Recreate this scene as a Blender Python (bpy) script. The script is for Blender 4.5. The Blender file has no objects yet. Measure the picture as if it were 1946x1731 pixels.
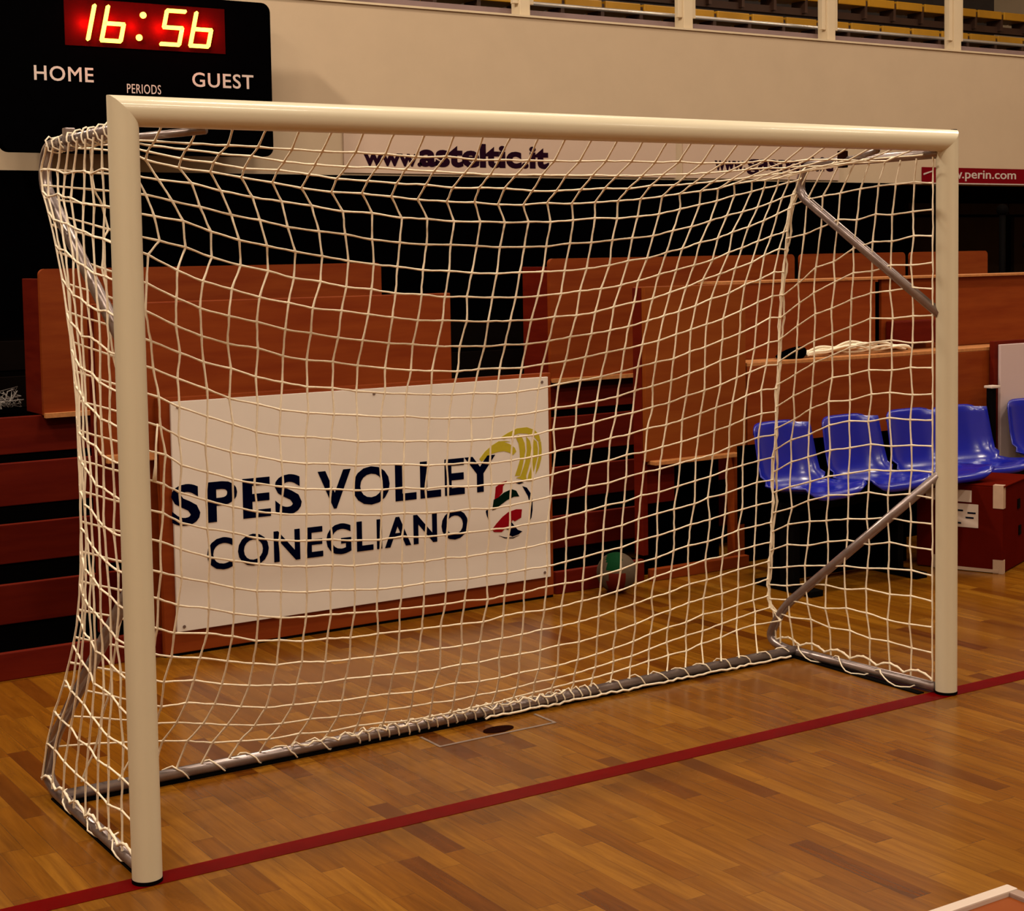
import bpy, bmesh, math, random
from mathutils import Vector, Matrix
random.seed(7)
PI = math.pi
scene = bpy.context.scene
COL = scene.collection

# ------------------------------------------------------------------ camera
W, H, F = 1946.0, 1731.0, 3044.4
CAM = Vector((-1.4271, -4.0534, 1.6572))
yaw, pitch, roll = 0.5775, -0.0675, -0.0159
f = Vector((math.sin(yaw)*math.cos(pitch), math.cos(yaw)*math.cos(pitch), math.sin(pitch)))
r = f.cross(Vector((0, 0, 1))).normalized()
u = r.cross(f)
r2 = r*math.cos(roll) + u*math.sin(roll)
u2 = -r*math.sin(roll) + u*math.cos(roll)
cd = bpy.data.cameras.new('camera')
cam = bpy.data.objects.new('camera', cd)
COL.objects.link(cam)
cam.matrix_world = Matrix(((r2.x, u2.x, -f.x, CAM.x), (r2.y, u2.y, -f.y, CAM.y), (r2.z, u2.z, -f.z, CAM.z), (0, 0, 0, 1)))
cd.sensor_fit = 'HORIZONTAL'
cd.sensor_width = 36.0
cd.lens = F*36.0/W
cd.shift_x = -15.6/W
cd.shift_y = -178.6/W
cd.clip_end = 100
scene.camera = cam

# ------------------------------------------------------------------ world, lamps, exposure
world = bpy.data.worlds.new('world')
scene.world = world
world.use_nodes = True
bg = world.node_tree.nodes['Background']
bg.inputs[0].default_value = (1.0, 0.78, 0.55, 1)
bg.inputs[1].default_value = 0.05
scene.view_settings.view_transform = 'Standard'
scene.view_settings.look = 'None'
scene.view_settings.gamma = 1.0
scene.view_settings.exposure = -0.08
scene.view_settings.use_curve_mapping = False
LAMP = (1.0, 0.85, 0.66)


def area(name, loc, target, sx, sy, power, col=LAMP):
    d = bpy.data.lights.new(name, 'AREA')
    d.shape = 'RECTANGLE'
    d.size, d.size_y = sx, sy
    d.energy = power
    d.color = col
    o = bpy.data.objects.new(name, d)
    COL.objects.link(o)
    o.location = loc
    o.rotation_euler = (Vector(target) - Vector(loc)).to_track_quat('-Z', 'Y').to_euler()
    return o


# rows of hall lamps below the ceiling; rearmost row added to brighten the wall
for (x, y, e_) in ((-3.4, -7.0, 235), (2.8, -7.0, 150), (8.6, -7.0, 140), (-3.4, -3.6, 235), (2.8, -3.6, 185), (8.6, -3.6, 140),
                   (-3.4, 0.3, 240), (2.8, 0.3, 175), (8.6, 0.3, 230), (13.0, 1.0, 90), (1.0, 3.2, 48), (5.5, 3.2, 60), (10.5, 3.2, 76)):
    area('hall_and_fill_lamp', (x, y, 7.4), (x, y, 0), 1.5, 0.35, e_)
area('wall_lamp', (-1.6, 4.0, 6.9), (3.5, 6.0, 2.6), 0.35, 0.35, 400)
area('gallery_lamp', (9.0, 7.6, 6.2), (9.0, 7.6, 0), 5.0, 0.3, 60)

# ------------------------------------------------------------------ materials
MATS = {}


def lin(c):
    return tuple((v/12.92 if v <= 0.04045 else ((v+0.055)/1.055)**2.4) for v in c)


def mat(name, col, rough=0.5, metal=0.0, spec=0.5, noise=0.0, nscale=8.0, stretch=(1, 1, 1), coat=0.0, col2=None, emit=None, estr=0.0, bump=0.0):
    if name in MATS:
        return MATS[name]
    m = bpy.data.materials.new(name)
    m.use_nodes = True
    nt = m.node_tree
    b = nt.nodes['Principled BSDF']
    b.inputs['Base Color'].default_value = (*col, 1)
    b.inputs['Roughness'].default_value = rough
    b.inputs['Metallic'].default_value = metal
    b.inputs['Specular IOR Level'].default_value = spec
    b.inputs['Coat Weight'].default_value = coat
    b.inputs['Coat Roughness'].default_value = 0.08
    if emit:
        b.inputs['Emission Color'].default_value = (*emit, 1)
        b.inputs['Emission Strength'].default_value = estr
    if noise > 0 or col2:
        tc = nt.nodes.new('ShaderNodeTexCoord')
        mp = nt.nodes.new('ShaderNodeMapping')
        mp.inputs['Scale'].default_value = stretch
        nz = nt.nodes.new('ShaderNodeTexNoise')
        nz.inputs['Scale'].default_value = nscale
        nz.inputs['Detail'].default_value = 5
        nz.inputs['Roughness'].default_value = 0.6
        rp = nt.nodes.new('ShaderNodeValToRGB')
        c2 = col2 if col2 else tuple(c*(1-noise) for c in col)
        rp.color_ramp.elements[0].position = 0.32
        rp.color_ramp.elements[1].position = 0.68
        rp.color_ramp.elements[0].color = (*c2, 1)
        rp.color_ramp.elements[1].color = (*col, 1)
        nt.links.new(tc.outputs['Object'], mp.inputs[0])
        nt.links.new(mp.outputs[0], nz.inputs['Vector'])
        nt.links.new(nz.outputs['Fac'], rp.inputs[0])
        nt.links.new(rp.outputs[0], b.inputs['Base Color'])
        if bump > 0:
            bp = nt.nodes.new('ShaderNodeBump')
            bp.inputs['Strength'].default_value = bump
            bp.inputs['Distance'].default_value = 0.004
            nt.links.new(nz.outputs['Fac'], bp.inputs['Height'])
            nt.links.new(bp.outputs[0], b.inputs['Normal'])
    MATS[name] = m
    return m


def floor_material():
    m = bpy.data.materials.new('parquet')
    m.use_nodes = True
    nt = m.node_tree
    N, L = nt.nodes, nt.links
    b = N['Principled BSDF']
    tc = N.new('ShaderNodeTexCoord')
    sp = N.new('ShaderNodeSeparateXYZ')
    L.new(tc.outputs['Object'], sp.inputs[0])

    def mth(op, a, bb=None):
        n = N.new('ShaderNodeMath')
        n.operation = op
        for i, v in enumerate((a, bb)):
            if v is None:
                continue
            if isinstance(v, (int, float)):
                n.inputs[i].default_value = v
            else:
                L.new(v, n.inputs[i])
        return n.outputs[0]
    wdt, ln = 0.068, 0.46
    xr = mth('DIVIDE', sp.outputs[0], wdt)
    row = mth('FLOOR', xr)
    w1 = N.new('ShaderNodeTexWhiteNoise')
    w1.noise_dimensions = '1D'
    L.new(row, w1.inputs['W'])
    yo = mth('ADD', mth('DIVIDE', sp.outputs[1], ln), mth('MULTIPLY', w1.outputs[0], 7.0))
    colm = mth('FLOOR', yo)
    cb = N.new('ShaderNodeCombineXYZ')
    L.new(row, cb.inputs[0])
    L.new(colm, cb.inputs[1])
    w2 = N.new('ShaderNodeTexWhiteNoise')
    w2.noise_dimensions = '2D'
    L.new(cb.outputs[0], w2.inputs['Vector'])
    rp = N.new('ShaderNodeValToRGB')
    e = rp.color_ramp.elements
    e[0].position, e[0].color = 0.0, (*FLOOR_C[0], 1)
    e[1].position, e[1].color = 1.0, (*FLOOR_C[3], 1)
    q = e.new(0.10); q.color = (*FLOOR_C[1], 1)
    q = e.new(0.6); q.color = (*FLOOR_C[2], 1)
    L.new(w2.outputs[0], rp.inputs[0])
    # grain along each strip
    ad = N.new('ShaderNodeVectorMath'); ad.operation = 'ADD'
    sc = N.new('ShaderNodeVectorMath'); sc.operation = 'SCALE'
    sc.inputs[3].default_value = 3.7
    L.new(w2.outputs['Color'], sc.inputs[0])
    L.new(tc.outputs['Object'], ad.inputs[0]); L.new(sc.outputs[0], ad.inputs[1])
    mp = N.new('ShaderNodeMapping'); mp.inputs['Scale'].default_value = (34, 2.6, 1)
    L.new(ad.outputs[0], mp.inputs[0])
    nz = N.new('ShaderNodeTexNoise'); nz.inputs['Scale'].default_value = 1.0; nz.inputs['Detail'].default_value = 6
    nz.inputs['Roughness'].default_value = 0.65; nz.inputs['Distortion'].default_value = 0.6
    L.new(mp.outputs[0], nz.inputs['Vector'])
    r3 = N.new('ShaderNodeValToRGB')
    r3.color_ramp.elements[0].position = 0.3; r3.color_ramp.elements[0].color = (0.66, 0.60, 0.50, 1)
    r3.color_ramp.elements[1].position = 0.7; r3.color_ramp.elements[1].color = (1.12, 1.12, 1.12, 1)
    L.new(nz.outputs['Fac'], r3.inputs[0])
    mx = N.new('ShaderNodeMix'); mx.data_type = 'RGBA'; mx.blend_type = 'MULTIPLY'; mx.inputs[0].default_value = 1.0
    L.new(rp.outputs[0], mx.inputs[6]); L.new(r3.outputs[0], mx.inputs[7])
    # joints
    fx = mth('FRACT', xr); fy = mth('FRACT', yo)
    jx = mth('LESS_THAN', fx, 0.03); jy = mth('LESS_THAN', fy, 0.006)
    j = mth('MAXIMUM', jx, jy)
    m2 = N.new('ShaderNodeMix'); m2.data_type = 'RGBA'
    L.new(mth('MULTIPLY', j, 0.45), m2.inputs[0]); L.new(mx.outputs[2], m2.inputs[6]); m2.inputs[7].default_value = (0.05, 0.02, 0.006, 1)
    L.new(m2.outputs[2], b.inputs['Base Color'])
    n2 = N.new('ShaderNodeTexNoise'); n2.inputs['Scale'].default_value = 2.0; n2.inputs['Detail'].default_value = 4
    L.new(tc.outputs['Object'], n2.inputs['Vector'])
    mr = N.new('ShaderNodeMapRange'); mr.inputs[3].default_value = 0.17; mr.inputs[4].default_value = 0.33
    L.new(n2.outputs['Fac'], mr.inputs[0]); L.new(mr.outputs[0], b.inputs['Roughness'])
    b.inputs['Specular IOR Level'].default_value = 0.24
    bp = N.new('ShaderNodeBump'); bp.inputs['Strength'].default_value = 0.12; bp.inputs['Distance'].default_value = 0.002
    L.new(w2.outputs[0], bp.inputs['Height']); L.new(bp.outputs[0], b.inputs['Normal'])
    return m


FLOOR_C = [(0.095, 0.025, 0.0018), (0.148, 0.049, 0.0026), (0.174, 0.063, 0.0034), (0.218, 0.088, 0.007)]
M_FLOOR = floor_material()
M_WALL = mat('cream_plaster', (0.50, 0.378, 0.258), 0.8, noise=0.05, nscale=3, bump=0.05)
M_HALL = mat('hall_plaster', (0.45, 0.33, 0.21), 0.9, noise=0.05, nscale=2)
M_DARK = mat('gallery_shade', (0.004, 0.0025, 0.002), 0.9, noise=0.3, nscale=2, spec=0.0)  # shade under the gallery put into the wall and riser colour
M_BLACK = mat('black_cloth_and_shade', (0.0006, 0.0005, 0.0007), 0.95, spec=0.0, noise=0.3, nscale=5)  # black for cloth, and for shade filled into openings
M_TREAD = mat('black_rubber_tread', (0.0006, 0.0004, 0.0004), 0.8, noise=0.3, nscale=30, spec=0.0)
M_PLY = mat('varnished_plywood', (0.205, 0.038, 0.0055), 0.45, noise=0, nscale=2.2, stretch=(1.0, 1.0, 9), col2=(0.155, 0.022, 0.003), spec=0.15)
M_PLYLIGHT = mat('orange_plywood', (0.21, 0.050, 0.007), 0.45, nscale=2.0, stretch=(1.0, 1.0, 7), col2=(0.17, 0.032, 0.004), spec=0.15)
M_RISER = mat('red_brown_riser', (0.105, 0.0075, 0.002), 0.5, nscale=2.4, stretch=(1.0, 1.0, 9), col2=(0.075, 0.004, 0.0015), spec=0.08)
M_PLYEDGE = mat('plywood_edge', (0.45, 0.17, 0.045), 0.6, noise=0.3, nscale=40)
M_WHITE = mat('cream_white_enamel', (0.60, 0.54, 0.40), 0.36, spec=0.3, noise=0.02, nscale=6, coat=0.22)
M_NET = mat('cream_net_cord', (0.82, 0.72, 0.56), 0.8, noise=0.12, nscale=90)
M_STEEL = mat('galvanised_steel', (0.29, 0.235, 0.23), 0.32, metal=0.75, noise=0.25, nscale=20)
M_RUBBER = mat('black_rubber', (0.0025, 0.002, 0.002), 0.7, noise=0.2, nscale=30, spec=0.02)
M_RED = mat('red_line_tape', (0.115, 0.0003, 0.0008), 0.35, noise=0.15, nscale=12, spec=0.04)
M_BOARD = mat('white_board', (0.66, 0.60, 0.55), 0.45, noise=0.04, nscale=4)
M_NAVY = mat('navy_lettering', (0.0008, 0.0014, 0.012), 0.5, noise=0.1, nscale=10, spec=0.0)
M_SBLACK = mat('scoreboard_black', (0.0008, 0.0007, 0.0009), 0.5, noise=0.2, nscale=10, spec=0.0)
M_LETTER = mat('grey_white_lettering', (0.50, 0.42, 0.38), 0.6, noise=0.03, nscale=10)
M_YEL = mat('swoosh_yellow', (0.42, 0.34, 0.012), 0.5, noise=0.1, nscale=30)
M_LRED = mat('logo_red', (0.24, 0.003, 0.008), 0.7, spec=0.02, noise=0.1, nscale=30)
M_LGREEN = mat('logo_dark_green', (0.0008, 0.009, 0.005), 0.7, spec=0.02, noise=0.1, nscale=30)
M_BLUE = mat('blue_plastic', (0.004, 0.009, 0.26), 0.25, noise=0.12, nscale=6, coat=0.15)
M_CARD = mat('brown_cardboard', (0.075, 0.0045, 0.002), 0.8, spec=0.0, noise=0.15, nscale=6)
M_TAPE = mat('pale_tape', (0.40, 0.27, 0.19), 0.5, noise=0.1, nscale=20)
M_PAPER = mat('white_paper_label', (0.52, 0.42, 0.36), 0.6, noise=0.05, nscale=20)
M_BANNER = mat('pale_lilac_banner', (0.50, 0.36, 0.28), 0.6, noise=0.04, nscale=5)
M_PURPLE = mat('purple_lettering', (0.012, 0.001, 0.008), 0.8, spec=0.05, noise=0.1, nscale=10)
M_BRED = mat('crimson_banner', (0.16, 0.002, 0.006), 0.7, spec=0.02, noise=0.08, nscale=5)
M_GREY = mat('grey_concrete', (0.05, 0.038, 0.034), 0.8, noise=0.25, nscale=6)
M_KERB = mat('mauve_brown_kerb', (0.20, 0.13, 0.13), 0.6, noise=0.1, nscale=6)
M_YSEAT = mat('yellow_bench_plastic', (0.50, 0.24, 0.010), 0.4, noise=0.1, nscale=10)
M_BRACK = mat('rust_bracket', (0.05, 0.018, 0.008), 0.6, noise=0.2, nscale=10)
M_FRAME = mat('cream_window_frame', (0.62, 0.50, 0.34), 0.5, noise=0.04, nscale=8)
M_DOOR = mat('olive_brown_door', (0.036, 0.024, 0.015), 0.5, noise=0.15, nscale=3, spec=0.0)
M_DIGIT = mat('lit_led_segment', (0.9, 0.7, 0.1), 0.5, noise=0.02, nscale=10, emit=(1.0, 0.62, 0.06), estr=4.5)
M_LENS = mat('red_display_panel', (0.045, 0.0004, 0.0004), 0.7, spec=0.02, noise=0.1, nscale=20)
M_GROOVE = mat('grey_sealant', (0.22, 0.16, 0.13), 0.4, noise=0.2, nscale=30)
M_HOLE = mat('dark_socket', (0.012, 0.003, 0.002), 0.8, noise=0.2, nscale=30, spec=0.0)

# ------------------------------------------------------------------ helpers


def link(name, bm, m, parent=None, smooth=False, recalc=True):
    if recalc:
        bmesh.ops.recalc_face_normals(bm, faces=bm.faces)
    me = bpy.data.meshes.new(name)
    bm.to_mesh(me)
    bm.free()
    if smooth:
        for p in me.polygons:
            p.use_smooth = True
    ms = m if isinstance(m, (list, tuple)) else [m]
    for q in ms:
        me.materials.append(q)
    o = bpy.data.objects.new(name, me)
    COL.objects.link(o)
    if parent:
        o.parent = parent
        o.matrix_parent_inverse = parent_inv(parent)
    return o


def parent_inv(p):
    m = Matrix.Identity(4)
    q = p
    while q:
        m = Matrix.LocRotScale(q.location, q.rotation_euler, None) @ m if q.parent is None else m
        q = q.parent
    return m.inverted()


def thing(name, label, cat, loc=(0, 0, 0), group=None):
    o = bpy.data.objects.new(name, None)
    COL.objects.link(o)
    o.location = loc
    o.empty_display_size = 0.1
    o['label'] = label
    o['category'] = cat
    if group:
        o['group'] = group
    return o


def tag(o, label, cat, group=None):
    o['label'] = label
    o['category'] = cat
    if group:
        o['group'] = group
    return o


def struct(o):
    o['kind'] = 'structure'
    return o


def box(bm, x0, x1, y0, y1, z0, z1, bev=0.0, mi=0):
    vs = [bm.verts.new((x, y, z)) for x in (x0, x1) for y in (y0, y1) for z in (z0, z1)]
    fs = []
    for a in ((0, 1, 3, 2), (4, 6, 7, 5), (0, 4, 5, 1), (2, 3, 7, 6), (0, 2, 6, 4), (1, 5, 7, 3)):
        fc = bm.faces.new([vs[i] for i in a])
        fc.material_index = mi
        fs.append(fc)
    if bev > 0:
        bmesh.ops.recalc_face_normals(bm, faces=fs)
        es = list({e for fc in fs for e in fc.edges})
        bmesh.ops.bevel(bm, geom=es, offset=bev, segments=2, affect='EDGES', profile=0.6)


def boxobj(name, dims, m, parent=None, bev=0.004):
    bm = bmesh.new()
    box(bm, *dims, bev=bev)
    return link(name, bm, m, parent)


def tube(bm, pts, rad, sides=8, caps=True, mi=0):
    pts = [Vector(p) for p in pts]
    n = len(pts)
    if n < 2:
        return
    rads = rad if isinstance(rad, (list, tuple)) else [rad]*n
    t0 = (pts[1]-pts[0]).normalized()
    ref = Vector((0, 0, 1)) if abs(t0.z) < 0.9 else Vector((1, 0, 0))
    a = t0.cross(ref).normalized()
    prev = None
    first = None
    for i, p in enumerate(pts):
        if i == 0:
            t = t0
        elif i == n-1:
            t = (pts[i]-pts[i-1])
        else:
            t = (pts[i+1]-pts[i]).normalized() + (pts[i]-pts[i-1]).normalized()
        if t.length < 1e-9:
            t = t0
        t.normalize()
        a = (a - t*a.dot(t))
        if a.length < 1e-6:
            a = t.orthogonal()
        a.normalize()
        b = t.cross(a)
        ring = [bm.verts.new(p + (a*math.cos(2*PI*k/sides) + b*math.sin(2*PI*k/sides))*rads[i]) for k in range(sides)]
        if prev:
            for k in range(sides):
                fc = bm.faces.new((prev[k], prev[(k+1) % sides], ring[(k+1) % sides], ring[k]))
                fc.material_index = mi
        else:
            first = ring
        prev = ring
    if caps:
        bm.faces.new(list(reversed(first))).material_index = mi
        bm.faces.new(prev).material_index = mi


def fillet(pts, rad, n=6):
    pts = [Vector(p) for p in pts]
    out = [pts[0]]
    for i in range(1, len(pts)-1):
        a, b, c = pts[i-1], pts[i], pts[i+1]
        u1, u3 = (a-b), (c-b)
        d = min(rad[i] if isinstance(rad, (list, tuple)) else rad, u1.length*0.49, u3.length*0.49)
        p0, p2 = b+u1.normalized()*d, b+u3.normalized()*d
        for k in range(n+1):
            t = k/n
            out.append(p0*(1-t)**2 + b*2*t*(1-t) + p2*t*t)
    out.append(pts[-1])
    return out


def tubeobj(name, pts, rad, m, parent=None, sides=14):
    bm = bmesh.new()
    tube(bm, pts, rad, sides)
    return link(name, bm, m, parent, smooth=True)


def prism(bm, poly, y0, y1, mi=0):
    """poly: list of (x, z); extruded between y0 (front) and y1"""
    a = [bm.verts.new((x, y0, z)) for x, z in poly]
    b = [bm.verts.new((x, y1, z)) for x, z in poly]
    n = len(poly)
    fs = [bm.faces.new(a), bm.faces.new(list(reversed(b)))]
    for i in range(n):
        fs.append(bm.faces.new((a[i], a[(i+1) % n], b[(i+1) % n], b[i])))
    for fc in fs:
        fc.material_index = mi


def rrect(x0, x1, z0, z1, rd, n=5, corners=(1, 1, 1, 1)):
    """corners: bl, br, tr, tl"""
    out = []
    for (cx, cz, a0, on) in ((x0+rd, z0+rd, PI, corners[0]), (x1-rd, z0+rd, 1.5*PI, corners[1]), (x1-rd, z1-rd, 0, corners[2]), (x0+rd, z1-rd, 0.5*PI, corners[3])):
        if on:
            for k in range(n+1):
                t = a0 + 0.5*PI*k/n
                out.append((cx+rd*math.cos(t), cz+rd*math.sin(t)))
        else:
            sx = -1 if cx < (x0+x1)/2 else 1
            sz = -1 if cz < (z0+z1)/2 else 1
            out.append((cx+sx*rd, cz+sz*rd))
    return out


def text_obj(name, s, x0, x1, z0, z1, y, m, parent, bold=0.0, space=1.0, depth=0.002, shear=0.0):
    """lettering fitted to a box on a plane facing -y"""
    cu = bpy.data.curves.new(name, 'FONT')
    cu.body = s
    cu.size = 1.0
    cu.offset = bold
    cu.space_character = space
    cu.shear = shear
    cu.resolution_u = 4
    o = bpy.data.objects.new(name, cu)
    COL.objects.link(o)
    dg = bpy.context.evaluated_depsgraph_get()
    me = bpy.data.meshes.new_from_object(o.evaluated_get(dg))
    bpy.data.objects.remove(o)
    bm = bmesh.new()
    bm.from_mesh(me)
    bpy.data.meshes.remove(me)
    r_ = bmesh.ops.extrude_face_region(bm, geom=bm.faces[:])
    vs = [g for g in r_['geom'] if isinstance(g, bmesh.types.BMVert)]
    for v in vs:
        v.co.z += 1.0
    for q_ in bm.faces:
        q_.smooth = False
    xs = [v.co.x for v in bm.verts]
    ys = [v.co.y for v in bm.verts]
    ax, bx, ay, by = min(xs), max(xs), min(ys), max(ys)
    for v in bm.verts:
        X = x0 + (v.co.x-ax)/(bx-ax)*(x1-x0)
        Z = z0 + (v.co.y-ay)/(by-ay)*(z1-z0)
        Y = y - v.co.z*depth
        v.co = (X, Y, Z)
    return link(name, bm, m, parent)

# ------------------------------------------------------------------ the hall
FX0, FX1, FY0, FY1 = -7.0, 16.0, -9.0, 8.0
struct(boxobj('floor', (FX0, FX1, FY0, FY1, -0.12, 0.0), M_FLOOR, bev=0))
o = struct(boxobj('wall_left', (FX0-0.2, FX0, FY0, 11.0, 0, 8.6), M_HALL, bev=0))
o = struct(boxobj('wall_right', (FX1, FX1+0.2, FY0, 11.0, 0, 8.6), M_HALL, bev=0))
o = struct(boxobj('wall_front', (FX0, FX1, FY0-0.2, FY0, 0, 8.6), M_HALL, bev=0))
o = struct(boxobj('ceiling', (FX0, FX1, FY0, 11.0, 8.6, 8.8), M_HALL, bev=0))
# gallery parapet, gallery floor, wall coloured dark for the shade below it, wall behind the gallery seats
struct(boxobj('wall_gallery', (FX0, FX1, 6.0, 6.18, 2.215, 3.405), M_WALL, bev=0))
struct(boxobj('trim_1', (FX0, FX1, 5.985, 6.14, 3.405, 3.42), M_FRAME, bev=0))
struct(boxobj('floor_gallery', (FX0, FX1, 6.18, 11.0, 2.9, 3.3), M_GREY, bev=0))
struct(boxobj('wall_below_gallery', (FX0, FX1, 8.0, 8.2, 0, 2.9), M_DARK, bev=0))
struct(boxobj('wall_behind_gallery', (FX0, FX1, 10.8, 11.0, 3.3, 8.6), M_GREY, bev=0))
struct(boxobj('trim_2', (FX0, FX1, 6.14, 6.20, 3.3, 3.485), M_KERB, bev=0))

# gallery window frames: one post every 1.56 m, each bay a window with two jambs
POSTX = [3.67 + 1.56*k for k in range(-1, 6)]
for i, x in enumerate(POSTX):
    o = boxobj('trim_%d' % (i+3), (x-0.045, x+0.045, 6.02, 6.14, 3.42, 5.6), M_FRAME, bev=0.004)
    struct(o)
for i in range(len(POSTX)-1):
    a, b = POSTX[i], POSTX[i+1]
    w = bpy.data.objects.new('window_%d' % (i+1), None)
    COL.objects.link(w)
    w.location = ((a+b)/2, 6.08, 3.42)
    w['kind'] = 'structure'
    for s, x in ((-1, a+0.045), (1, b-0.045)):
        boxobj('jamb', (min(x, x-s*0.045), max(x, x-s*0.045), 6.04, 6.08, 3.51, 5.6), M_FRAME, w, bev=0.003)
    boxobj('head_rail', (a+0.045, b-0.045, 6.21, 6.25, 5.5, 5.6), M_FRAME, w, bev=0.003)

# gallery handrail and bench rows
h = thing('handrail', 'pale metal handrail running behind the gallery window posts', 'handrail', (8, 6.4, 3.3))
tubeobj('rail', [(5.4, 6.4, 3.585), (14, 6.4, 3.585)], 0.016, mat('pale_metal', (0.6, 0.55, 0.5), 0.3, metal=0.6, noise=0.05, nscale=10), h, 8)
for x in (5.45, 7.0, 8.6, 10.2, 11.8, 13.4):
    tubeobj('rail_post', [(x, 6.4, 3.3), (x, 6.4, 3.575)], 0.013, M_GREY, h, 6)
for tier, (y, z, lab) in enumerate(((7.3, 3.74, 'lower row of yellow gallery bench seats behind the window posts'), (8.1, 4.16, 'upper row of yellow gallery bench seats, above the lower yellow row'))):
    t = thing('gallery_bench', lab, 'bench', (9, y, 3.3 + tier*0.4))
    x = 5.2 + tier*0.2
    while x < 14.5:
        boxobj('seat_slab', (x+0.02, x+0.40, y-0.02, y+0.28, z, z+0.085), M_YSEAT, t, bev=0.008)
        boxobj('bracket', (x-0.018, x+0.018, y-0.0, y+0.2, z-0.12, z+0.06), M_BRACK, t, bev=0)
        x += 0.42
    boxobj('support_beam', (5.0, 14.6, y+0.05, y+0.15, z-0.14, z-0.07), M_BRACK, t, bev=0)
gs = thing('gallery_step', 'grey concrete seating step under the upper yellow bench', 'step', (9, 8.6, 3.3))
boxobj('tread', (4.0, 15.9, 7.75, 9.9, 3.3, 3.72), M_GREY, gs, bev=0)
boxobj('nosing', (4.0, 15.9, 7.73, 7.75, 3.66, 3.72), mat('pale_nosing', (0.2, 0.16, 0.12), 0.7, noise=0.1, nscale=9), gs, bev=0)

# doors below the gallery
for i, (a, b) in enumerate(((11.4, 12.76), (12.98, 14.4))):
    d = bpy.data.objects.new('door_%d' % (i+1), None)
    COL.objects.link(d)
    d.location = ((a+b)/2, 7.96, 0)
    d['kind'] = 'structure'
    boxobj('door_leaf', (a, b, 7.93, 7.98, 0.0, 1.97), M_DOOR, d, bev=0.004)
    boxobj('push_bar', (a+0.1, b-0.1, 7.86, 7.90, 1.0, 1.05), M_RUBBER, d, bev=0.01)
    boxobj('lintel', (a-0.1, b+0.1, 7.92, 7.98, 2.0, 2.12), M_DOOR, d, bev=0.004)
for (x, y, zt, rr_, lab) in ((9.9, 5.5, 1.97, 0.028, 'tall black post with a round knob standing before the dark doors'), (9.86, 5.2, 1.66, 0.02, 'short black post with a round knob standing right of the tall one')):
    t = thing('black_post', lab, 'post', (x, y, 0))
    tubeobj('pole', [(x, y, 0), (x, y, zt)], rr_, M_RUBBER, t, 10)
    bm = bmesh.new()
    bmesh.ops.create_uvsphere(bm, u_segments=12, v_segments=8, radius=rr_*1.9, matrix=Matrix.Translation((x, y, zt)))
    link('knob', bm, M_RUBBER, t, smooth=True)
    boxobj('foot_plate', (x-0.12, x+0.12, y-0.12, y+0.12, 0, 0.015), M_RUBBER, t)

# ------------------------------------------------------------------ scoreboard
SY = 5.7
t = thing('scoreboard', 'black electronic scoreboard showing 16:56, hung on the cream wall', 'scoreboard', (2.14, SY, 2.31))
bm = bmesh.new()
prism(bm, rrect(1.26, 3.02, 2.315, 3.31, 0.06), SY, SY+0.10)
link('case', bm, M_SBLACK, t)
for x in (1.6, 2.7):
    boxobj('wall_bracket', (x, x+0.05, SY+0.10, 5.99, 2.6, 3.0), M_STEEL, t)
boxobj('display_panel', (1.66, 2.70, SY-0.004, SY, 2.965, 3.25), M_LENS, t, bev=0)
SK = 0.045


def seg(bm, x, z, w, hgt, which):
    th = 0.024
    half = hgt/2

    def q(x0, z0, x1, z1):
        if abs(z1-z0) < 1e-6:
            poly = [(x0-th*.4, z0), (x0-th*.1, z0-th/2), (x1+th*.1, z0-th/2), (x1+th*.4, z0), (x1+th*.1, z0+th/2), (x0-th*.1, z0+th/2)]
        else:
            poly = [(x0, z0-th*.4), (x0+th/2, z0), (x0+th/2, z1), (x0, z1+th*.4), (x0-th/2, z1), (x0-th/2, z0)]
        poly = [(a + (b-z)*SK/0.2, b) for a, b in poly]
        prism(bm, poly, SY-0.016, SY-0.005)
    if 'a' in which: q(x, z+hgt, x+w, z+hgt)
    if 'g' in which: q(x, z+half, x+w, z+half)
    if 'd' in which: q(x, z, x+w, z)
    if 'f' in which: q(x, z+half, x, z+hgt)
    if 'e' in which: q(x, z, x, z+half)
    if 'b' in which: q(x+w, z+half, x+w, z+hgt)
    if 'c' in which: q(x+w, z, x+w, z+half)


for (x, e_) in ((1.78, 0.8), (1.94, 1.0), (2.08, 0.6), (2.26, 0.8), (2.42, 1.0), (2.56, 0.8)):  # unseen red points added to make the glow round the digits
    ld = bpy.data.lights.new('glow_light', 'POINT')
    ld.energy = 3.6*e_
    ld.color = (1.0, 0.05, 0.02)
    ld.shadow_soft_size = 0.02
    lo = bpy.data.objects.new('glow_light', ld)
    COL.objects.link(lo)
    lo.location = (x, SY-0.05, 3.10)
ZD = 3.005
for (x, w, which) in ((1.69, 0.11, 'bc'), (1.885, 0.12, 'fgecd'), (2.265, 0.12, 'afgcd'), (2.46, 0.12, 'fgecd')):
    bm = bmesh.new()
    seg(bm, x, ZD, w, 0.21, which)
    link('led_digit', bm, M_DIGIT, t)
bm = bmesh.new()
for (x, z) in ((2.125, 3.035), (2.155, 3.175)):
    poly = [(x+0.02*math.cos(k*PI/6), z+0.02*math.sin(k*PI/6)) for k in range(12)]
    prism(bm, poly, SY-0.016, SY-0.005)
link('led_colon', bm, M_DIGIT, t)
text_obj('lettering', 'HOME', 1.465, 1.83, 2.745, 2.835, SY, M_LETTER, t, bold=0.011, space=1.1)
text_obj('lettering', 'GUEST', 2.47, 2.89, 2.748, 2.84, SY, M_LETTER, t, bold=0.011, space=1.1)
text_obj('lettering', 'PERIODS', 2.04, 2.26, 2.69, 2.748, SY, M_LETTER, t, bold=0.0, space=1.1)

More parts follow.
